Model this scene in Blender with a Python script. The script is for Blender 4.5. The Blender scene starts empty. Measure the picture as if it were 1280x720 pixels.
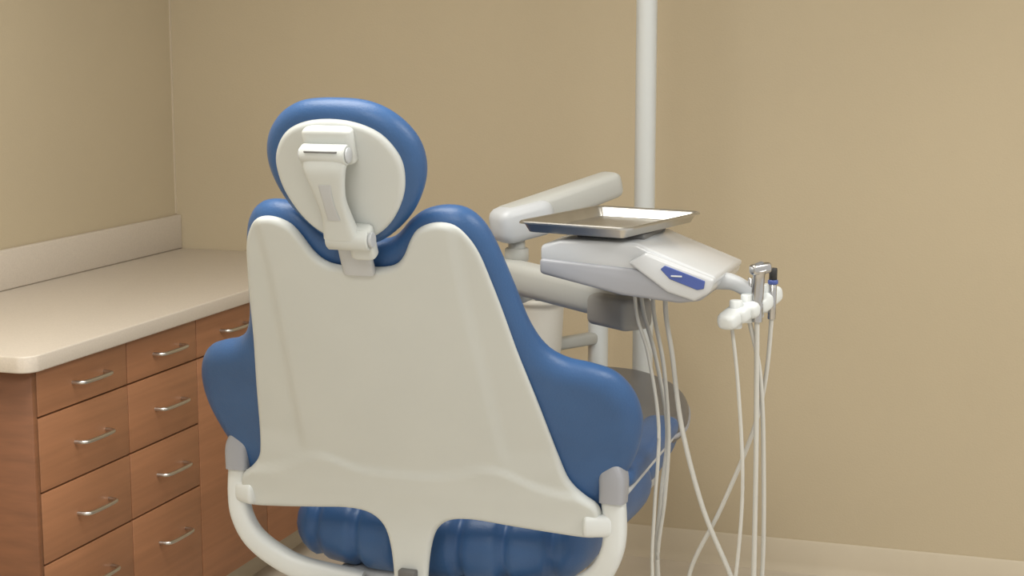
import bpy, bmesh, math
import numpy as np
from mathutils import Vector, Matrix
from mathutils.geometry import delaunay_2d_cdt

# ------------------------------------------------------------------ materials
def mat(name, col, rough=.5, metal=0., spec=.5, var=0., vscale=8., bump=0., bscale=60., coat=0., emit=None, stretch=None):
    m=bpy.data.materials.new(name); m.use_nodes=True
    nt=m.node_tree; b=nt.nodes["Principled BSDF"]
    b.inputs["Base Color"].default_value=(*col,1)
    b.inputs["Roughness"].default_value=rough
    b.inputs["Metallic"].default_value=metal
    b.inputs["Specular IOR Level"].default_value=spec
    b.inputs["Coat Weight"].default_value=coat
    tc=nt.nodes.new("ShaderNodeTexCoord"); mp=nt.nodes.new("ShaderNodeMapping")
    nt.links.new(tc.outputs["Object"],mp.inputs["Vector"])
    if stretch: mp.inputs["Scale"].default_value=stretch
    if var>0:
        n=nt.nodes.new("ShaderNodeTexNoise"); n.inputs["Scale"].default_value=vscale; n.inputs["Detail"].default_value=5
        r=nt.nodes.new("ShaderNodeValToRGB")
        r.color_ramp.elements[0].position=.3; r.color_ramp.elements[1].position=.7
        r.color_ramp.elements[0].color=(*[c*(1-var) for c in col],1)
        r.color_ramp.elements[1].color=(*[min(1,c*(1+var)) for c in col],1)
        nt.links.new(mp.outputs[0],n.inputs["Vector"]); nt.links.new(n.outputs["Fac"],r.inputs[0]); nt.links.new(r.outputs[0],b.inputs["Base Color"])
    if bump>0:
        n=nt.nodes.new("ShaderNodeTexNoise"); n.inputs["Scale"].default_value=bscale; n.inputs["Detail"].default_value=3
        bp=nt.nodes.new("ShaderNodeBump"); bp.inputs["Strength"].default_value=bump; bp.inputs["Distance"].default_value=.002
        nt.links.new(mp.outputs[0],n.inputs["Vector"]); nt.links.new(n.outputs["Fac"],bp.inputs["Height"]); nt.links.new(bp.outputs[0],b.inputs["Normal"])
    if emit:
        b.inputs["Emission Color"].default_value=(*emit[0],1); b.inputs["Emission Strength"].default_value=emit[1]
    return m
M_wall=mat("wall_paint",(.515,.437,.305),.75,var=.025,vscale=1.5,bump=.25,bscale=180,spec=.25)
M_ceil=mat("ceiling_tile",(.7,.68,.62),.9,bump=.3,bscale=90)
M_floor=mat("vinyl_floor",(.60,.54,.45),.45,var=.08,vscale=5)
M_base=mat("vinyl_baseboard",(.56,.49,.37),.5,var=.02)
M_count=mat("laminate_counter",(.60,.54,.465),.42,var=.05,vscale=220)
M_wood=mat("cherry_laminate",(.345,.158,.077),.45,var=.10,vscale=3,stretch=(3,1,18))
M_wood_shade=mat("cherry_laminate_shaded",(.20,.082,.036),.5,var=.12,vscale=3,stretch=(3,1,18))  # darkened cherry laminate: the end panel's shade is put into its colour
M_nick=mat("satin_nickel",(.62,.61,.58),.3,metal=1)
M_steel=mat("stainless_steel",(.54,.53,.50),.34,metal=1,var=.05,vscale=20)
M_chrome=mat("brushed_chrome",(.50,.50,.50),.25,metal=1)
M_blue=mat("blue_upholstery",(.036,.100,.245),.40,var=.06,vscale=12,bump=.25,bscale=260,spec=.42)
M_shell=mat("white_plastic_shell",(.55,.575,.56),.45,var=.015,vscale=6,spec=.4)
M_white=mat("white_enamel",(.62,.65,.65),.35)
M_grey=mat("grey_plastic",(.31,.32,.35),.42)
M_lgrey=mat("light_grey_plastic",(.47,.49,.51),.4)
M_fascia=mat("silver_fascia",(.52,.54,.56),.25,coat=.5)
M_dgrey=mat("dark_grey_plastic",(.12,.12,.12),.5)
M_arm=mat("warm_grey_enamel",(.41,.415,.39),.4)
M_taupe=mat("taupe_grey",(.28,.275,.26),.5)
M_toe=mat("grey_vinyl_cover",(.11,.108,.112),.35,var=.05)
M_hose=mat("silicone_hose",(.50,.495,.46),.45)
M_black=mat("black_rubber",(.02,.02,.02),.5)
M_label=mat("blue_label",(.055,.09,.30),.35)
M_clear=mat("white_cup_plastic",(.64,.62,.56),.4)

# ------------------------------------------------------------------ mesh helpers
def link(o):
    bpy.context.collection.objects.link(o); return o
def mk(name,verts,faces,m,smooth=True,angle=None):
    me=bpy.data.meshes.new(name); me.from_pydata([tuple(v) for v in verts],[],faces); me.update()
    bm=bmesh.new(); bm.from_mesh(me); bmesh.ops.recalc_face_normals(bm,faces=bm.faces); bm.to_mesh(me); bm.free()
    me.materials.append(m)
    if smooth:
        for p_ in me.polygons: p_.use_smooth=True
    if angle: 
        try: me.set_sharp_from_angle(angle=math.radians(angle))
        except Exception: pass
    return link(bpy.data.objects.new(name,me))
def box(name,lo,hi,m,bev=0,seg=3):
    bm=bmesh.new(); bmesh.ops.create_cube(bm,size=1)
    for v in bm.verts:
        v.co=Vector([(lo[i]+hi[i])/2+v.co[i]*(hi[i]-lo[i]) for i in range(3)])
    if bev>0: bmesh.ops.bevel(bm,geom=bm.edges[:],offset=bev,segments=seg,profile=.5,affect='EDGES')
    me=bpy.data.meshes.new(name); bm.to_mesh(me); bm.free(); me.materials.append(m)
    if bev>0:
        for p_ in me.polygons: p_.use_smooth=True
        try: me.set_sharp_from_angle(angle=math.radians(50))
        except Exception: pass
    return link(bpy.data.objects.new(name,me))
def prism(name,poly,lo,hi,axis,m,bev=0,seg=3,sc=None):
    def P(a,b,c):
        return {0:(c,a,b),1:(a,c,b),2:(a,b,c)}[axis]
    n=len(poly); cx=sum(q[0] for q in poly)/n; cy=sum(q[1] for q in poly)/n
    v=[P(a,b,lo) for a,b in poly]
    s=sc or 1
    v+=[P(cx+(a-cx)*s,cy+(b-cy)*s,hi) for a,b in poly]
    f=[tuple(range(n)),tuple(range(2*n-1,n-1,-1))]+[(i,(i+1)%n,n+(i+1)%n,n+i) for i in range(n)]
    bm=bmesh.new(); vs=[bm.verts.new(q) for q in v]
    for q in f: bm.faces.new([vs[i] for i in q])
    bmesh.ops.recalc_face_normals(bm,faces=bm.faces)
    if bev>0: bmesh.ops.bevel(bm,geom=bm.edges[:],offset=bev,segments=seg,profile=.5,affect='EDGES',clamp_overlap=True)
    me=bpy.data.meshes.new(name); bm.to_mesh(me); bm.free(); me.materials.append(m)
    for p_ in me.polygons: p_.use_smooth=True
    try: me.set_sharp_from_angle(angle=math.radians(40))
    except Exception: pass
    return link(bpy.data.objects.new(name,me))
def catmull(P,n=8,closed=False):
    P=[np.array(q,float) for q in P]; N=len(P); out=[]
    segs=N if closed else N-1
    for i in range(segs):
        if closed: p0,p1,p2,p3=P[(i-1)%N],P[i],P[(i+1)%N],P[(i+2)%N]
        else: p0,p1,p2,p3=P[max(i-1,0)],P[i],P[i+1],P[min(i+2,N-1)]
        for k in range(n):
            t=k/n
            out.append(.5*((2*p1)+(-p0+p2)*t+(2*p0-5*p1+4*p2-p3)*t*t+(-p0+3*p1-3*p2+p3)*t**3))
    if not closed: out.append(P[-1])
    return out
def resample(P,h):
    P=np.array(P); Q=np.vstack([P,P[:1]]); L=np.linalg.norm(np.diff(Q,axis=0),axis=1); c=np.concatenate([[0],np.cumsum(L)])
    n=max(12,int(round(c[-1]/h))); t=np.linspace(0,c[-1],n,endpoint=False)
    return np.stack([np.interp(t,c,Q[:,k]) for k in range(2)],1)
def sym(half,n=8):
    full=list(half)+[(-x,y) for x,y in reversed(half) if x>1e-6]
    return catmull(full,n,True)
def polydist(pts,O):
    A=O; B=np.roll(O,-1,axis=0); d=np.full(len(pts),1e9)
    for a,b in zip(A,B):
        ab=b-a; t=np.clip(((pts-a)@ab)/max(ab@ab,1e-12),0,1); q=a+t[:,None]*ab
        d=np.minimum(d,np.linalg.norm(pts-q,axis=1))
    return d
def inside(pts,O):
    x,y=pts[:,0],pts[:,1]; r=np.zeros(len(pts),bool); j=len(O)-1
    for i in range(len(O)):
        xi,yi=O[i];xj,yj=O[j]
        c=((yi>y)!=(yj>y))&(x<(xj-xi)*(y-yi)/((yj-yi) if abs(yj-yi)>1e-12 else 1e-12)+xi)
        r^=c; j=i
    return r
def pillow(name,outline,r,tf,tb,warp,m,h=.012,extra=None):
    """solid slab with rounded rim. outline = 2D loop; warp(x,s,off)->xyz ; off<0 is the 'f' side"""
    O=resample(outline,h)
    a=sum(O[i][0]*O[(i+1)%len(O)][1]-O[(i+1)%len(O)][0]*O[i][1] for i in range(len(O)))
    if a<0: O=O[::-1]
    T=np.roll(O,-1,0)-np.roll(O,1,0); T/=np.linalg.norm(T,axis=1)[:,None]+1e-12; Nn=np.stack([-T[:,1],T[:,0]],1)
    pts=[O]
    for k in (.04,.14,.3,.5,.75,1.):
        R=O+Nn*r*k
        ok=inside(R,O)&(polydist(R,O)>r*k*.93)
        R=R[ok]
        pts.append(R)
    mn,mx=O.min(0),O.max(0)
    gx,gy=np.meshgrid(np.arange(mn[0],mx[0],h),np.arange(mn[1],mx[1],h)); G=np.stack([gx.ravel(),gy.ravel()],1)
    G=G[inside(G,O)]; G=G[polydist(G,O)>r+h*.5]; pts.append(G)
    V=np.vstack(pts); n0=len(O)
    res=delaunay_2d_cdt([Vector(v) for v in V],[],[list(range(n0))],1,1e-6)
    W=np.array([tuple(v) for v in res[0]]); F=[tuple(f) for f in res[2]]
    d=polydist(W,O); q=np.clip(d/r,0,1); t=np.sqrt(np.clip(1-(1-q)**2,0,1)); t[d<1e-5]=0
    verts=[];fi=[];bi=[]
    for i,(x,s) in enumerate(W):
        ef,eb=(extra(x,s,d[i]) if extra else (0,0))
        if t[i]==0:
            verts.append(warp(x,s,0)); fi.append(len(verts)-1); bi.append(len(verts)-1)
        else:
            verts.append(warp(x,s,-tf*t[i]+ef*t[i])); fi.append(len(verts)-1)
            verts.append(warp(x,s,tb*t[i]+eb*t[i])); bi.append(len(verts)-1)
    faces=[tuple(fi[k] for k in f) for f in F]+[tuple(bi[k] for k in reversed(f)) for f in F]
    return mk(name,verts,faces,m)
def sweep(name,pts,rad,m,seg=14,n=6,up=(0,0,1),smoothpath=True,sq=2.0,angle=None):
    P=np.array(pts,float)
    if not isinstance(rad,(list,tuple)): rad=[(rad,rad)]*len(P)
    rad=[(q,q) if not isinstance(q,(list,tuple)) else q for q in rad]
    D=np.hstack([P,np.array(rad,float)])
    if smoothpath and len(P)>2: D=np.array(catmull(D,n))
    C=[Vector(d[:3]) for d in D]; verts=[]; faces=[]
    upv=Vector(up)
    for i,c in enumerate(C):
        t=(C[min(i+1,len(C)-1)]-C[max(i-1,0)]).normalized()
        side=t.cross(upv)
        if side.length<1e-3: side=t.cross(Vector((1,0,0)))
        if i>0 and side.dot(ps)<0: side=-side
        side.normalize(); ps=side; u2=side.cross(t).normalized()
        for k in range(seg):
            a=2*math.pi*k/seg; ca,sa=math.cos(a),math.sin(a)
            x=abs(ca)**(2/sq)*(1 if ca>=0 else -1); y=abs(sa)**(2/sq)*(1 if sa>=0 else -1)
            verts.append(c+side*x*D[i][3]+u2*y*D[i][4])
    for i in range(len(C)-1):
        for k in range(seg):
            faces.append((i*seg+k,i*seg+(k+1)%seg,(i+1)*seg+(k+1)%seg,(i+1)*seg+k))
    faces.append(tuple(range(seg))); L=(len(C)-1)*seg; faces.append(tuple(range(L+seg-1,L-1,-1)))
    return mk(name,verts,faces,m,angle=angle or 45)
def rbar(name,a,b,w,h,m,up=(0,0,1),sq=3.0,seg=24,w2=None,h2=None,rr=None):
    a=np.array(a,float);b=np.array(b,float);L=np.linalg.norm(b-a);d=(b-a)/L;r=rr or min(w,h)*.5
    w2=w2 or w; h2=h2 or h
    P=[];R=[]
    for k in (0,.1,.3,.6,1.):
        s=math.sqrt(max(0,1-(1-k)**2)); f=.45+.55*s
        P.append(a+d*r*k);R.append((w*f,h*f))
    for k in (1.,.6,.3,.1,0):
        s=math.sqrt(max(0,1-(1-k)**2)); f=.45+.55*s
        P.append(b-d*r*k);R.append((w2*f,h2*f))
    return sweep(name,P,R,m,seg=seg,up=up,smoothpath=False,sq=sq,angle=60)
def cyl(name,a,b,r,m,r2=None,seg=28,bev=.12):
    a=np.array(a,float);b=np.array(b,float);d=b-a;r2=r2 or r
    L=np.linalg.norm(d);e=min(bev*min(r,r2),L*.3)/L
    P=[a,a+d*e,b-d*e,b];R=[(r*(1-bev),)*2,(r,r),(r2,r2),(r2*(1-bev),)*2]
    return sweep(name,P,R,m,seg=seg,smoothpath=False)
def lathe(name,prof,c,m,seg=40):
    verts=[];faces=[];n=len(prof)
    for i in range(seg):
        a=2*math.pi*i/seg
        for r,z in prof: verts.append((c[0]+r*math.cos(a),c[1]+r*math.sin(a),z))
    for i in range(seg):
        j=(i+1)%seg
        for k in range(n-1): faces.append((i*n+k,j*n+k,j*n+k+1,i*n+k+1))
    return mk(name,verts,faces,m,angle=50)
def group(name,objs,loc=(0,0,0)):
    e=bpy.data.objects.new(name,None); link(e); e.empty_display_size=.1; e.location=loc
    for o in objs:
        o.parent=e; o.matrix_parent_inverse=Matrix.Translation(Vector(loc)).inverted()
    return e

# ------------------------------------------------------------------ room
XL,YB,XR,ZC=-2.81,4.86,2.2,2.7
box("wall_back",(XL-.1,YB,0),(XR,YB+.1,ZC),M_wall)
box("wall_left",(XL-.1,-1.2,0),(XL,YB,ZC),M_wall)
box("floor",(XL-.1,-1.2,-.1),(XR,YB+.1,0),M_floor)
box("ceiling",(XL-.1,-1.2,ZC),(XR,YB+.1,ZC+.1),M_ceil)
prism("baseboard_back",[(YB,0),(YB-.016,0),(YB-.010,.015),(YB-.007,.03),(YB-.006,.094),(YB-.003,.1),(YB,.1)],-2.16,XR,0,M_base)
box("trim_corner",(XL,YB-.005,1.03),(XL+.005,YB,ZC),mat("caulk",(.56,.48,.36),.6))

# ------------------------------------------------------------------ cabinet
cab=[]
XF=-2.18
cab.append(box("carcass",(XL+.002,3.125,.10),(XF-.02,YB-.004,.872),M_wood_shade))
cab.append(box("end_panel",(XL+.002,3.105,0.0),(XF+.0,3.124,.872),M_wood_shade,.001,1))
cab.append(box("toe_kick",(XL+.002,3.125,0),(XF-.08,YB-.004,.1),M_base))
g=.0022
def front(y0,y1,z0,z1,n):
    cab.append(box(n,(XF-.019,y0+g,z0+g),(XF,y1-g,z1-g),M_wood,.0015,2))
def pull(y,z,n,L=.135):
    pts=[(XF-.002,y-L/2,z),(XF+.022,y-L/2+.004,z),(XF+.030,y-L/2+.02,z),(XF+.032,y,z),(XF+.030,y+L/2-.02,z),(XF+.022,y+L/2-.004,z),(XF-.002,y+L/2,z)]
    cab.append(sweep(n,pts,.0048,M_nick,seg=10,n=5))
cols=[(3.125,3.508),(3.508,3.857)]
rows=[.868,.757,.579,.407,.104]
k=0
for ci,(y0,y1) in enumerate(cols):
    rr=rows if ci==1 else [.868,.757,.579,.407,.235,.104]
    for ri in range(len(rr)-1):
        k+=1
        front(y0,y1,rr[ri+1],rr[ri],"drawer_front_%d"%k)
        zc=(rr[ri]+rr[ri+1])/2
        if ci==1 and ri==3: zc=.31
        pull((y0+y1)/2+.02,zc,"drawer_pull_%d"%k)
front(3.857,4.25,.757,.868,"drawer_front_20"); pull(4.06,.8125,"drawer_pull_20")
front(3.857,4.25,.104,.757,"door_front_1"); 
front(4.25,YB-.02,.757,.868,"drawer_front_21"); pull(4.55,.8125,"drawer_pull_21")
front(4.25,YB-.02,.104,.757,"door_front_2")
for y in (4.20,4.30):
    cab.append(sweep("door_pull_%d"%int(y*100),[(XF-.002,y,.55),(XF+.025,y,.556),(XF+.031,y,.61),(XF+.025,y,.664),(XF-.002,y,.67)],.0048,M_nick,seg=10))
group("base_cabinet",cab)
def arc(cx,cy,r,a0,a1,n=8): return [(cx+r*math.cos(math.radians(a0+(a1-a0)*i/n)),cy+r*math.sin(math.radians(a0+(a1-a0)*i/n))) for i in range(n+1)]
XC=-2.15;YC=3.06
cpoly=[(XL+.002,YB-.002),(XL+.002,YC)]+arc(XC-.04,YC+.04,.04,-90,0)+[(XC,YB-.002)]
ct=[prism("counter_slab",cpoly,.873,.912,2,M_count,.008,3),
    box("backsplash",(XL+.001,YC,.9125),(XL+.022,YB-.002,1.026),M_count,.004,2)]
group("countertop",ct)

# ------------------------------------------------------------------ dental chair
CX=-1.169; YB0,ZB0=2.885,.73; LEAN=math.radians(25)
def ang(s): 
    t=min(1,max(0,(s+.12)/.24)); t=t*t*(3-2*t); return LEAN*t
_S=np.arange(.12,-.6,-.005); _c=[(YB0-.12*math.sin(LEAN),ZB0+.12*math.cos(LEAN))]
for s in _S[1:]:
    a=ang(s+.0025); y,z=_c[-1]; _c.append((y+.005*math.sin(a),z-.005*math.cos(a)))
_cy=np.array([q[0] for q in _c])[::-1]; _cz=np.array([q[1] for q in _c])[::-1]; _Sr=_S[::-1]
def centre(s):
    if s>=.12: return YB0-s*math.sin(LEAN),ZB0+s*math.cos(LEAN),LEAN
    return float(np.interp(s,_Sr,_cy)),float(np.interp(s,_Sr,_cz)),ang(s)
def backwarp(off0,kwing=0,kq=.25):
    def w(x,s,off):
        y,z,a=centre(s)
        e=max(0,abs(x)-.25); o=off0+off+kq*x*x+kwing*e*e/(e+.08)
        return (CX+x, y+o*math.cos(a), z+o*math.sin(a))
    return w
chair=[]
shell_half=[(0,.532),(.045,.534),(.07,.542),(.088,.561),(.106,.594),(.124,.616),(.155,.627),(.186,.622),(.207,.600),(.224,.563),(.238,.50),(.250,.435),(.264,.35),(.287,.234),(.314,.09),(.328,.05),(.350,.025),(.372,.008),(.380,-.015),(.376,-.048),(.355,-.056),(.28,-.048),(.20,-.038),(.13,-.030),(.085,-.035),(.058,-.055),(.044,-.09),(.036,-.15),(.032,-.25),(.031,-.36),(0,-.365)]
def shell_extra(x,s,d):
    ax=abs(x)
    edge=.175+.06*max(0,.5-s)
    t=min(1,max(0,(ax-edge)/.022)); t=t*t*(3-2*t); f=.006*t*min(1,max(0,(s-.08)/.05))
    belt=.075+.035*math.exp(-((ax-.18)/.07)**2)-.03*(ax/.3)**2
    tb=min(1,max(0,(belt-s)/.014)); tb=tb*tb*(3-2*tb); f2=-.007*tb*min(1,max(0,(s+.06)/.08))
    return (f+f2,0)
chair.append(pillow("back_shell",sym(shell_half,6),.010,.011,.011,backwarp(0),M_shell,h=.008,extra=shell_extra))
cush_half=[(0,.562),(.045,.567),(.07,.584),(.095,.610),(.125,.629),(.160,.636),(.195,.630),(.222,.605),(.241,.56),(.262,.47),(.280,.385),(.303,.332),(.335,.304),(.375,.288),(.413,.267),(.438,.235),(.453,.195),(.457,.145),(.448,.100),(.430,.060),(.405,.025),(.385,-.01),(.368,-.035),(.33,-.045),(.2,-.02),(0,-.01)]
chair.append(pillow("back_cushion",sym(cush_half,6),.036,.030,.034,backwarp(.041,.10,.22),M_blue,h=.011))
HS=.720
def headwarp(off0,kq=.9):
    def w(x,s,off):
        y,z,a=centre(HS); a2=math.radians(21)
        y+= -s*math.sin(a2); z+= s*math.cos(a2); o=off0+off+kq*x*x
        return (CX-.002+x,y+o*math.cos(a2),z+o*math.sin(a2))
    return w
head_half=[(0,.132),(.06,.126),(.105,.102),(.137,.062),(.148,.017),(.140,-.030),(.115,-.078),(.076,-.118),(.038,-.140),(0,-.145)]
plate_half=[(0,.106),(.05,.099),(.090,.077),(.115,.038),(.119,0),(.109,-.042),(.082,-.087),(.045,-.116),(0,-.124)]
chair.append(pillow("headrest_cushion",sym(head_half),.026,.026,.026,headwarp(.026,.5),M_blue,h=.009))
chair.append(pillow("headrest_plate",sym(plate_half),.010,.010,.010,headwarp(.000,.5),M_shell,h=.008))
hw=headwarp(-.010,0)
def HP(x,s,o): return hw(x,s,o)
chair.append(cyl("hinge_barrel_upper",HP(-.041,.058,-.030),HP(.041,.058,-.030),.018,M_shell))
chair.append(cyl("hinge_cap_1",HP(-.045,.058,-.030),HP(-.041,.058,-.030),.013,M_lgrey))
chair.append(cyl("hinge_cap_2",HP(.041,.058,-.030),HP(.045,.058,-.030),.013,M_lgrey))
chair.append(rbar("hinge_mount",HP(0,.098,-.004),HP(0,.03,-.004),.046,.016,M_shell,up=(0,-1,0),sq=4))
chair.append(cyl("hinge_pin_line",HP(-.030,.070,-.0462),HP(.030,.070,-.0462),.0015,M_dgrey))
chair.append(sweep("hinge_link",[HP(0,.052,-.034),HP(0,.030,-.042),HP(0,-.02,-.038),HP(0,-.06,-.028),HP(0,-.10,-.022)],[(.042,.013),(.036,.012),(.026,.012),(.026,.013),(.032,.016)],M_shell,up=(0,-1,0),sq=4,seg=28))
chair.append(sweep("hinge_link_inlay",[HP(0,.012,-.0525),HP(0,-.02,-.0505),HP(0,-.06,-.0410)],[(.012,.002),(.010,.002),(.012,.002)],M_lgrey,up=(0,-1,0),sq=4,seg=20))
chair.append(cyl("hinge_barrel_lower",HP(-.028,-.108,-.018),HP(.050,-.108,-.018),.020,M_shell))
chair.append(cyl("hinge_knob",HP(.050,-.108,-.018),HP(.056,-.108,-.018),.014,M_lgrey))
chair.append(rbar("hinge_neck",HP(.030,-.085,-.012),HP(.030,-.150,-.006),.023,.014,M_shell,up=(0,-1,0),sq=4))
chair.append(rbar("headrest_blade",HP(.004,-.100,.004),HP(.004,-.196,.012),.030,.008,M_lgrey,up=(0,-1,0),sq=5))
for s,nm in((1,"right"),(-1,"left")):
    x=CX+.004+s*.395
    chair.append(sweep("arm_bracket_"+nm,[(x-s*.008,2.93,.812),(x,2.928,.79),(x,2.925,.745)],[(.022,.024),(.026,.028),(.025,.027)],M_grey,up=(0,1,0),sq=4,seg=24))
    chair.append(sweep("arm_tube_"+nm,[(x,2.925,.75),(x+s*.004,2.925,.69),(x-s*.002,2.925,.645),(x-s*.025,2.93,.60),(x-s*.07,2.94,.562),(x-s*.13,2.95,.535),(x-s*.25,2.97,.515)],[(.023,.02),(.022,.02),(.022,.02),(.023,.02),(.024,.02),(.024,.02),(.022,.02)],M_white,up=(0,1,0),sq=3,seg=20))
    chair.append(rbar("arm_link_"+nm,(CX+s*.345,2.90,.70),(x+s*.0,2.92,.70),.016,.022,M_white))
    chair.append(rbar("armrest_pad_"+nm,(x-s*.005,2.94,.785),(x-s*.005,3.36,.80),.038,.022,M_blue,sq=3,rr=.03))
    chair.append(rbar("armrest_support_"+nm,(x-s*.005,2.93,.760),(x-s*.005,3.33,.776),.030,.010,M_lgrey,sq=3))
def slabwarp(z0,slope=0):
    def w(x,s,off):
        return (CX+x, s, z0+ -off + slope*(s-3.0))
    return w
def seat_out(w,y0,y1,r=.12,w2=None):
    w2=w2 or w
    return [(0,y1),(w2*.5,y1-.004),(w2*.82,y1-.03),(w2,y1-.11),(w2+(w-w2)*.3,y0+(y1-y0)*.6),(w,y0+(y1-y0)*.35),(w,y0+r),(w*.93,y0+r*.4),(w*.75,y0+.02),(w*.4,y0+.0),(0,y0)]
def seatwarp2(x,s,off):
    # channel stitching runs front to back and over the rear edge
    gv=0
    for c in (-.255,-.16,-.065,.065,.16,.255): gv+=math.exp(-((x-c)/.010)**2)
    z=.60-off+.10*x*x
    ro=max(0,1-(s-2.95)/.12)
    return (CX+x, s+.014*gv*ro, z-(.010*gv if off<0 else -.008*gv if off>0 else 0))
chair.append(pillow("seat_cushion",sym(seat_out(.325,2.955,3.66),6),.075,.075,.075,seatwarp2,M_blue,h=.009))
def leg_extra(x,s,d):
    gv=0
    for c in (-.12,.12): gv+=.008*math.exp(-((x-c)/.008)**2)
    for c in (3.80,): gv+=.010*math.exp(-((s-c)/.010)**2)
    return (gv,0)
leg_half=[(0,4.33),(.08,4.315),(.16,4.25),(.22,4.17),(.27,4.06),(.30,3.93),(.31,3.80),(.315,3.65),(.28,3.56),(.15,3.52),(0,3.52)]
toe_half=[(0,4.375),(.09,4.36),(.17,4.30),(.235,4.22),(.285,4.11),(.315,3.98),(.325,3.88),(.30,3.80),(.2,3.77),(0,3.765)]
chair.append(pillow("leg_cushion",sym(leg_half,6),.05,.05,.06,slabwarp(.615,.025),M_blue,h=.012,extra=leg_extra))
chair.append(pillow("toe_cover",sym(toe_half,6),.026,.034,.028,slabwarp(.632,.03),M_toe,h=.012))
chair.append(pillow("toe_trim",sym([(a*1.012,b+(.004 if b>3.9 else -.003)) for a,b in toe_half],6),.006,.006,.006,slabwarp(.629,.03),M_grey,h=.014))
chair.append(box("seat_frame",(CX-.22,3.0,.46),(CX+.22,4.05,.53),M_lgrey,.02,3))
chair.append(rbar("back_hinge",(CX-.10,2.90,.47),(CX+.10,2.90,.47),.04,.035,M_white))
chair.append(box("back_yoke",(CX-.07,2.89,.43),(CX+.07,3.05,.50),M_white,.015,3))
chair.append(box("stem_latch",(CX-.018,2.858,.560),(CX+.018,2.885,.587),M_dgrey,.003,2))
chair.append(sweep("lift_column",[(CX,3.75,.06),(CX,3.65,.25),(CX,3.55,.48)],[(.12,.10),(.11,.09),(.13,.12)],M_lgrey,up=(0,1,0),sq=4,seg=28))
chair.append(prism("floor_base",[(CX+a,b) for a,b in [(-.22,3.2),(.22,3.2),(.28,3.35),(.28,4.1),(.2,4.25),(-.2,4.25),(-.28,4.1),(-.28,3.35)]],0,.075,2,M_lgrey,.02,3))
group("dental_chair",chair)

# ------------------------------------------------------------------ delivery unit
du=[]
PX,PY=-1.235,4.50
group("utility_pole",[cyl("pole_tube",(-1.095,4.47,.60),(-1.095,4.47,ZC-.001),.029,M_white,bev=.02),
   cyl("pole_ceiling_flange",(-1.095,4.47,ZC-.014),(-1.095,4.47,ZC),.06,M_white),
   rbar("pole_foot_bracket",(-1.095,4.47,.62),(PX,PY,.62),.035,.03,M_white)])
du.append(cyl("support_post",(PX,PY,.01),(PX,PY,1.0),.029,M_white,bev=.05))
du.append(cyl("support_flange",(PX,PY,0),(PX,PY,.014),.09,M_white))
du.append(rbar("rear_strut",(PX,PY+.02,.99),(-1.13,3.42,1.06),.03,.03,M_arm))
du.append(rbar("lower_arm",(-1.22,3.47,1.098),(-.79,3.14,1.088),.036,.036,M_arm,sq=3.2))
du.append(rbar("lower_arm_block",(-.865,3.165,1.078),(-.765,3.09,1.078),.040,.032,M_taupe,sq=5,rr=.012))
du.append(cyl("riser",(-1.130,3.43,1.09),(-1.130,3.43,1.19),.019,M_arm))
du.append(cyl("riser_collar",(-1.130,3.43,1.125),(-1.130,3.43,1.155),.027,M_arm))
du.append(rbar("flex_arm",(-1.155,3.40,1.210),(-.965,3.66,1.286),.036,.036,M_arm,sq=4,h2=.030,rr=.02))
du.append(rbar("flex_joint",(-1.165,3.385,1.203),(-1.075,3.49,1.226),.042,.040,M_lgrey,sq=4,rr=.03))
du.append(sweep("head_drop",[(-1.05,3.54,1.225),(-.98,3.46,1.19),(-.87,3.30,1.18),(-.80,3.12,1.19)],.020,M_arm,seg=18))
up=[(-.905,1.205),(-.905,1.236),(-.865,1.247),(-.72,1.247),(-.70,1.238),(-.572,1.190),(-.578,1.172),(-.70,1.19)]
lo=[(-.905,1.183),(-.905,1.212),(-.72,1.20),(-.60,1.178),(-.582,1.165),(-.60,1.146),(-.64,1.140),(-.75,1.15)]
du.append(prism("head_top_shell",up,2.885,3.14,1,M_fascia,.008,3))
du.append(prism("head_lower_shell",lo,2.88,3.145,1,M_grey,.007,3))
du.append(prism("head_front_fascia",[(-.735,1.212),(-.70,1.232),(-.573,1.188),(-.583,1.162),(-.61,1.146),(-.66,1.16)],2.872,3.15,1,M_fascia,.006,3))
du.append(prism("head_label",[(-.672,1.203),(-.664,1.210),(-.590,1.185),(-.592,1.171),(-.604,1.168),(-.655,1.186)],2.8695,2.8725,1,M_label,.0008,1))
du.append(box("head_logo_strip",(-.652,2.868,1.1905),(-.632,2.8697,1.193),M_white))
du.append(box("tray_mount",(-.85,2.94,1.243),(-.72,3.12,1.256),M_dgrey,.004,2))
du.append(sweep("holder_arm",[(-.63,2.98,1.165),(-.585,2.985,1.170),(-.555,2.99,1.165),(-.52,2.99,1.145)],[(.020,.014),(.020,.016),(.018,.014),(.014,.012)],M_lgrey,seg=18,sq=3))
for i,(x,y,z) in enumerate([(-.546,2.940,1.140),(-.530,2.965,1.148),(-.514,2.985,1.155),(-.500,3.008,1.162)]):
    du.append(rbar("holder_pod_%d"%(i+1),(x-.014,y-.040,z-.036),(x+.010,y+.036,z-.016),.019,.016,M_white,sq=3,rr=.016))
    du.append(cyl("holder_socket_%d"%(i+1),(x,y,z-.050),(x,y,z+.002),.012,M_white))
du.append(sweep("syringe_body",[(-.511,2.965,1.10),(-.511,2.965,1.15),(-.509,2.962,1.185),(-.507,2.958,1.200)],[.010,.0115,.011,.013],M_chrome,seg=16))
du.append(rbar("syringe_head",(-.520,2.945,1.198),(-.492,2.975,1.201),.010,.010,M_chrome))
du.append(rbar("syringe_button",(-.514,2.948,1.203),(-.502,2.962,1.208),.006,.006,M_dgrey))
du.append(cyl("handpiece_1",(-.490,3.0,1.10),(-.489,3.0,1.166),.0075,M_chrome))
du.append(cyl("handpiece_band",(-.489,3.0,1.166),(-.489,3.0,1.174),.0095,M_label))
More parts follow.
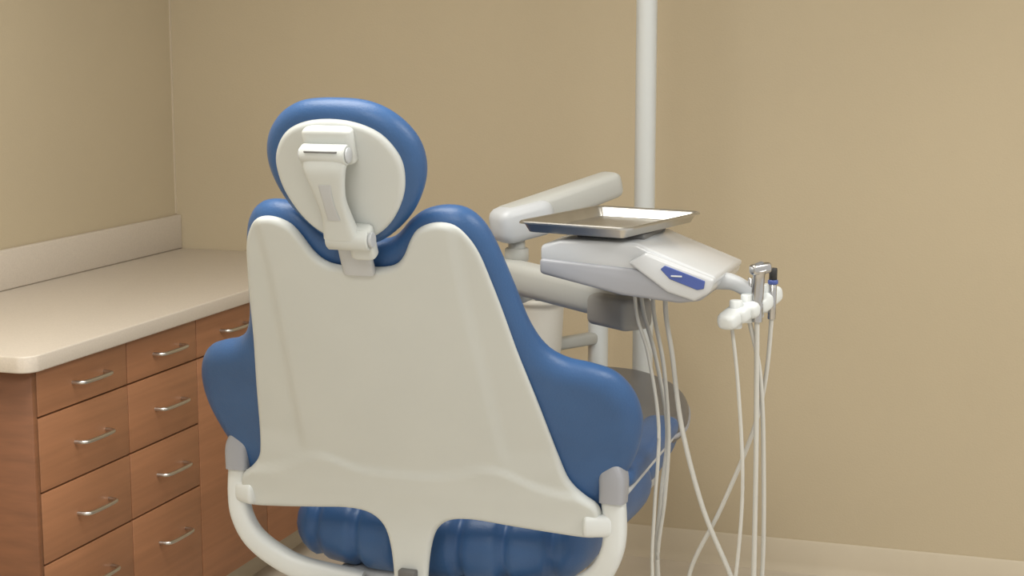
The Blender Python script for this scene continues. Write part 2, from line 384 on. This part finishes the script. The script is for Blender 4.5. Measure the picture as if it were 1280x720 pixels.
du.append(cyl("handpiece_tip",(-.489,3.0,1.174),(-.489,3.0,1.196),.0075,M_black))
du.append(cyl("handpiece_2",(-.528,2.985,1.13),(-.527,2.985,1.178),.006,M_chrome))
du.append(cyl("handpiece_2_collar",(-.527,2.985,1.150),(-.527,2.985,1.156),.0075,M_dgrey))
def hose(n,pts,y0,y1,r=.0042):
    N=len(pts); P=[(x,y0+(y1-y0)*i/(N-1),z) for i,(x,z) in enumerate(pts)]
    du.append(sweep(n,P,r,M_hose,seg=10,n=8))
hose("hose_1",[(-.753,1.15),(-.745,1.09),(-.721,1.018),(-.698,.88),(-.703,.726),(-.705,.603),(-.69,.50),(-.62,.44),(-.56,.50),(-.54,.603),(-.529,.788),(-.540,.973),(-.555,1.10)],3.0,2.945,.0036)
hose("hose_2",[(-.698,1.15),(-.693,1.09),(-.679,1.018),(-.657,.88),(-.612,.726),(-.556,.603),(-.53,.53),(-.51,.53),(-.508,.61),(-.508,.85),(-.511,1.10)],3.02,2.965,.0048)
hose("hose_3",[(-.73,1.15),(-.727,1.09),(-.705,.988),(-.692,.85),(-.697,.726),(-.708,.603),(-.69,.48),(-.655,.50),(-.636,.603),(-.58,.726),(-.522,.88),(-.499,.988),(-.490,1.10)],3.06,3.0)
hose("hose_4",[(-.765,1.15),(-.757,1.09),(-.728,1.0),(-.700,.86),(-.708,.726),(-.712,.603),(-.69,.46),(-.60,.38),(-.52,.45),(-.496,.603),(-.497,.85),(-.505,1.0),(-.525,1.10)],3.10,2.965)
CU=(-1.350,4.30)
du.append(rbar("bowl_bracket",(PX,PY,.76),(CU[0],CU[1],.76),.02,.018,M_arm))
du.append(lathe("rinse_bowl",[(0,.70),(.045,.70),(.055,.712),(.062,.76),(.068,.872),(.070,.884),(.076,.888),(.078,.896),(.074,.902),(.066,.900),(.060,.887),(.047,.82),(.02,.785),(0,.78)],CU,M_clear))
du.append(rbar("rinse_spout",(CU[0]-.02,CU[1]+.06,.88),(CU[0]-.02,CU[1]+.005,.915),.007,.007,M_white))
group("dental_delivery_unit",du)

# ------------------------------------------------------------------ instrument tray
def tray(name,cx,cy,z,w,l,rot,m,sk=0):
    def rr(hw_,hl_,r,n=6):
        o=[]
        for (sx,sy,a0) in((1,1,0),(-1,1,90),(-1,-1,180),(1,-1,270)):
            for i in range(n+1):
                a=math.radians(a0+90*i/n); o.append((sx*(hw_-r)+r*math.cos(a),sy*(hl_-r)+r*math.sin(a)))
        return o
    rings=[(0,-.003),(0.0,0),(.003,.002),(.008,.001),(.011,-.002),(.019,-.017),(.023,-.019)]
    loops=[(w/2-i,l/2-i,max(.008,.024-i),z+dz) for i,dz in rings]; n1=len(loops)
    loops+=[(w/2-.023,l/2-.023,.008,z-.0205),(w/2-.018,l/2-.018,.008,z-.0190),(w/2-.0095,l/2-.0095,.0145,z-.0035)]
    verts=[];faces=[]
    ca,sa=math.cos(rot),math.sin(rot)
    for (a,b,r,zz) in loops:
        L=rr(a,b,r); N=len(L)
        verts+=[(cx+x*ca-y*sa,cy+x*sa+y*ca,zz) for x,y in L]
    K=len(loops)
    for j in range(n1-1):
        for i in range(N): faces.append((j*N+i,j*N+(i+1)%N,(j+1)*N+(i+1)%N,(j+1)*N+i))
    j=n1-1; faces.append(tuple(range(j*N,j*N+N)))
    for j in range(n1,K-1):
        for i in range(N): faces.append((j*N+i,j*N+(i+1)%N,(j+1)*N+(i+1)%N,(j+1)*N+i))
    j=n1; faces.append(tuple(range(j*N,j*N+N)))
    for i in range(N): faces.append(((K-1)*N+i,(K-1)*N+(i+1)%N,(i+1)%N,i))
    return mk(name,verts,faces,m,angle=35)
tray("instrument_tray",-.806,3.03,1.277,.236,.335,math.radians(-12),M_steel)

# ------------------------------------------------------------------ lights
def troffer(n,x,y,e,sx=.6,sy=1.2):
    l=bpy.data.lights.new(n+"_lamp","AREA"); l.shape='RECTANGLE'; l.size=sx*.94; l.size_y=sy*.94; l.energy=e; l.color=(1,.98,.935)
    o=bpy.data.objects.new(n+"_lamp",l); link(o); o.location=(x,y,ZC-.02)
    fr=box(n+"_frame",(x-sx/2,y-sy/2,ZC-.012),(x+sx/2,y+sy/2,ZC-.001),mat(n+"_diffuser",(.9,.9,.85),.6,emit=((1,.97,.91),1.5)),.003,1)
    group(n,[fr,o])
troffer("ceiling_light",-1.5,2.4,37,1.2,1.2)
troffer("ceiling_light.001",1.0,2.6,38,1.2,1.2)
troffer("ceiling_light.002",-.6,.2,36,1.2,1.2)
w=bpy.data.worlds.new("world"); bpy.context.scene.world=w; w.use_nodes=True
w.node_tree.nodes["Background"].inputs[0].default_value=(1,.97,.92,1); w.node_tree.nodes["Background"].inputs[1].default_value=.80

# ------------------------------------------------------------------ camera
F=2050.
c=bpy.data.cameras.new("camera"); co=bpy.data.objects.new("camera",c); link(co)
co.location=(0,0,1.62); co.rotation_euler=(math.pi/2-math.radians(8.74),0,math.radians(18.4)); c.sensor_width=36; c.lens=36*F/1280
bpy.context.scene.camera=co
bpy.context.scene.view_settings.view_transform='Standard'
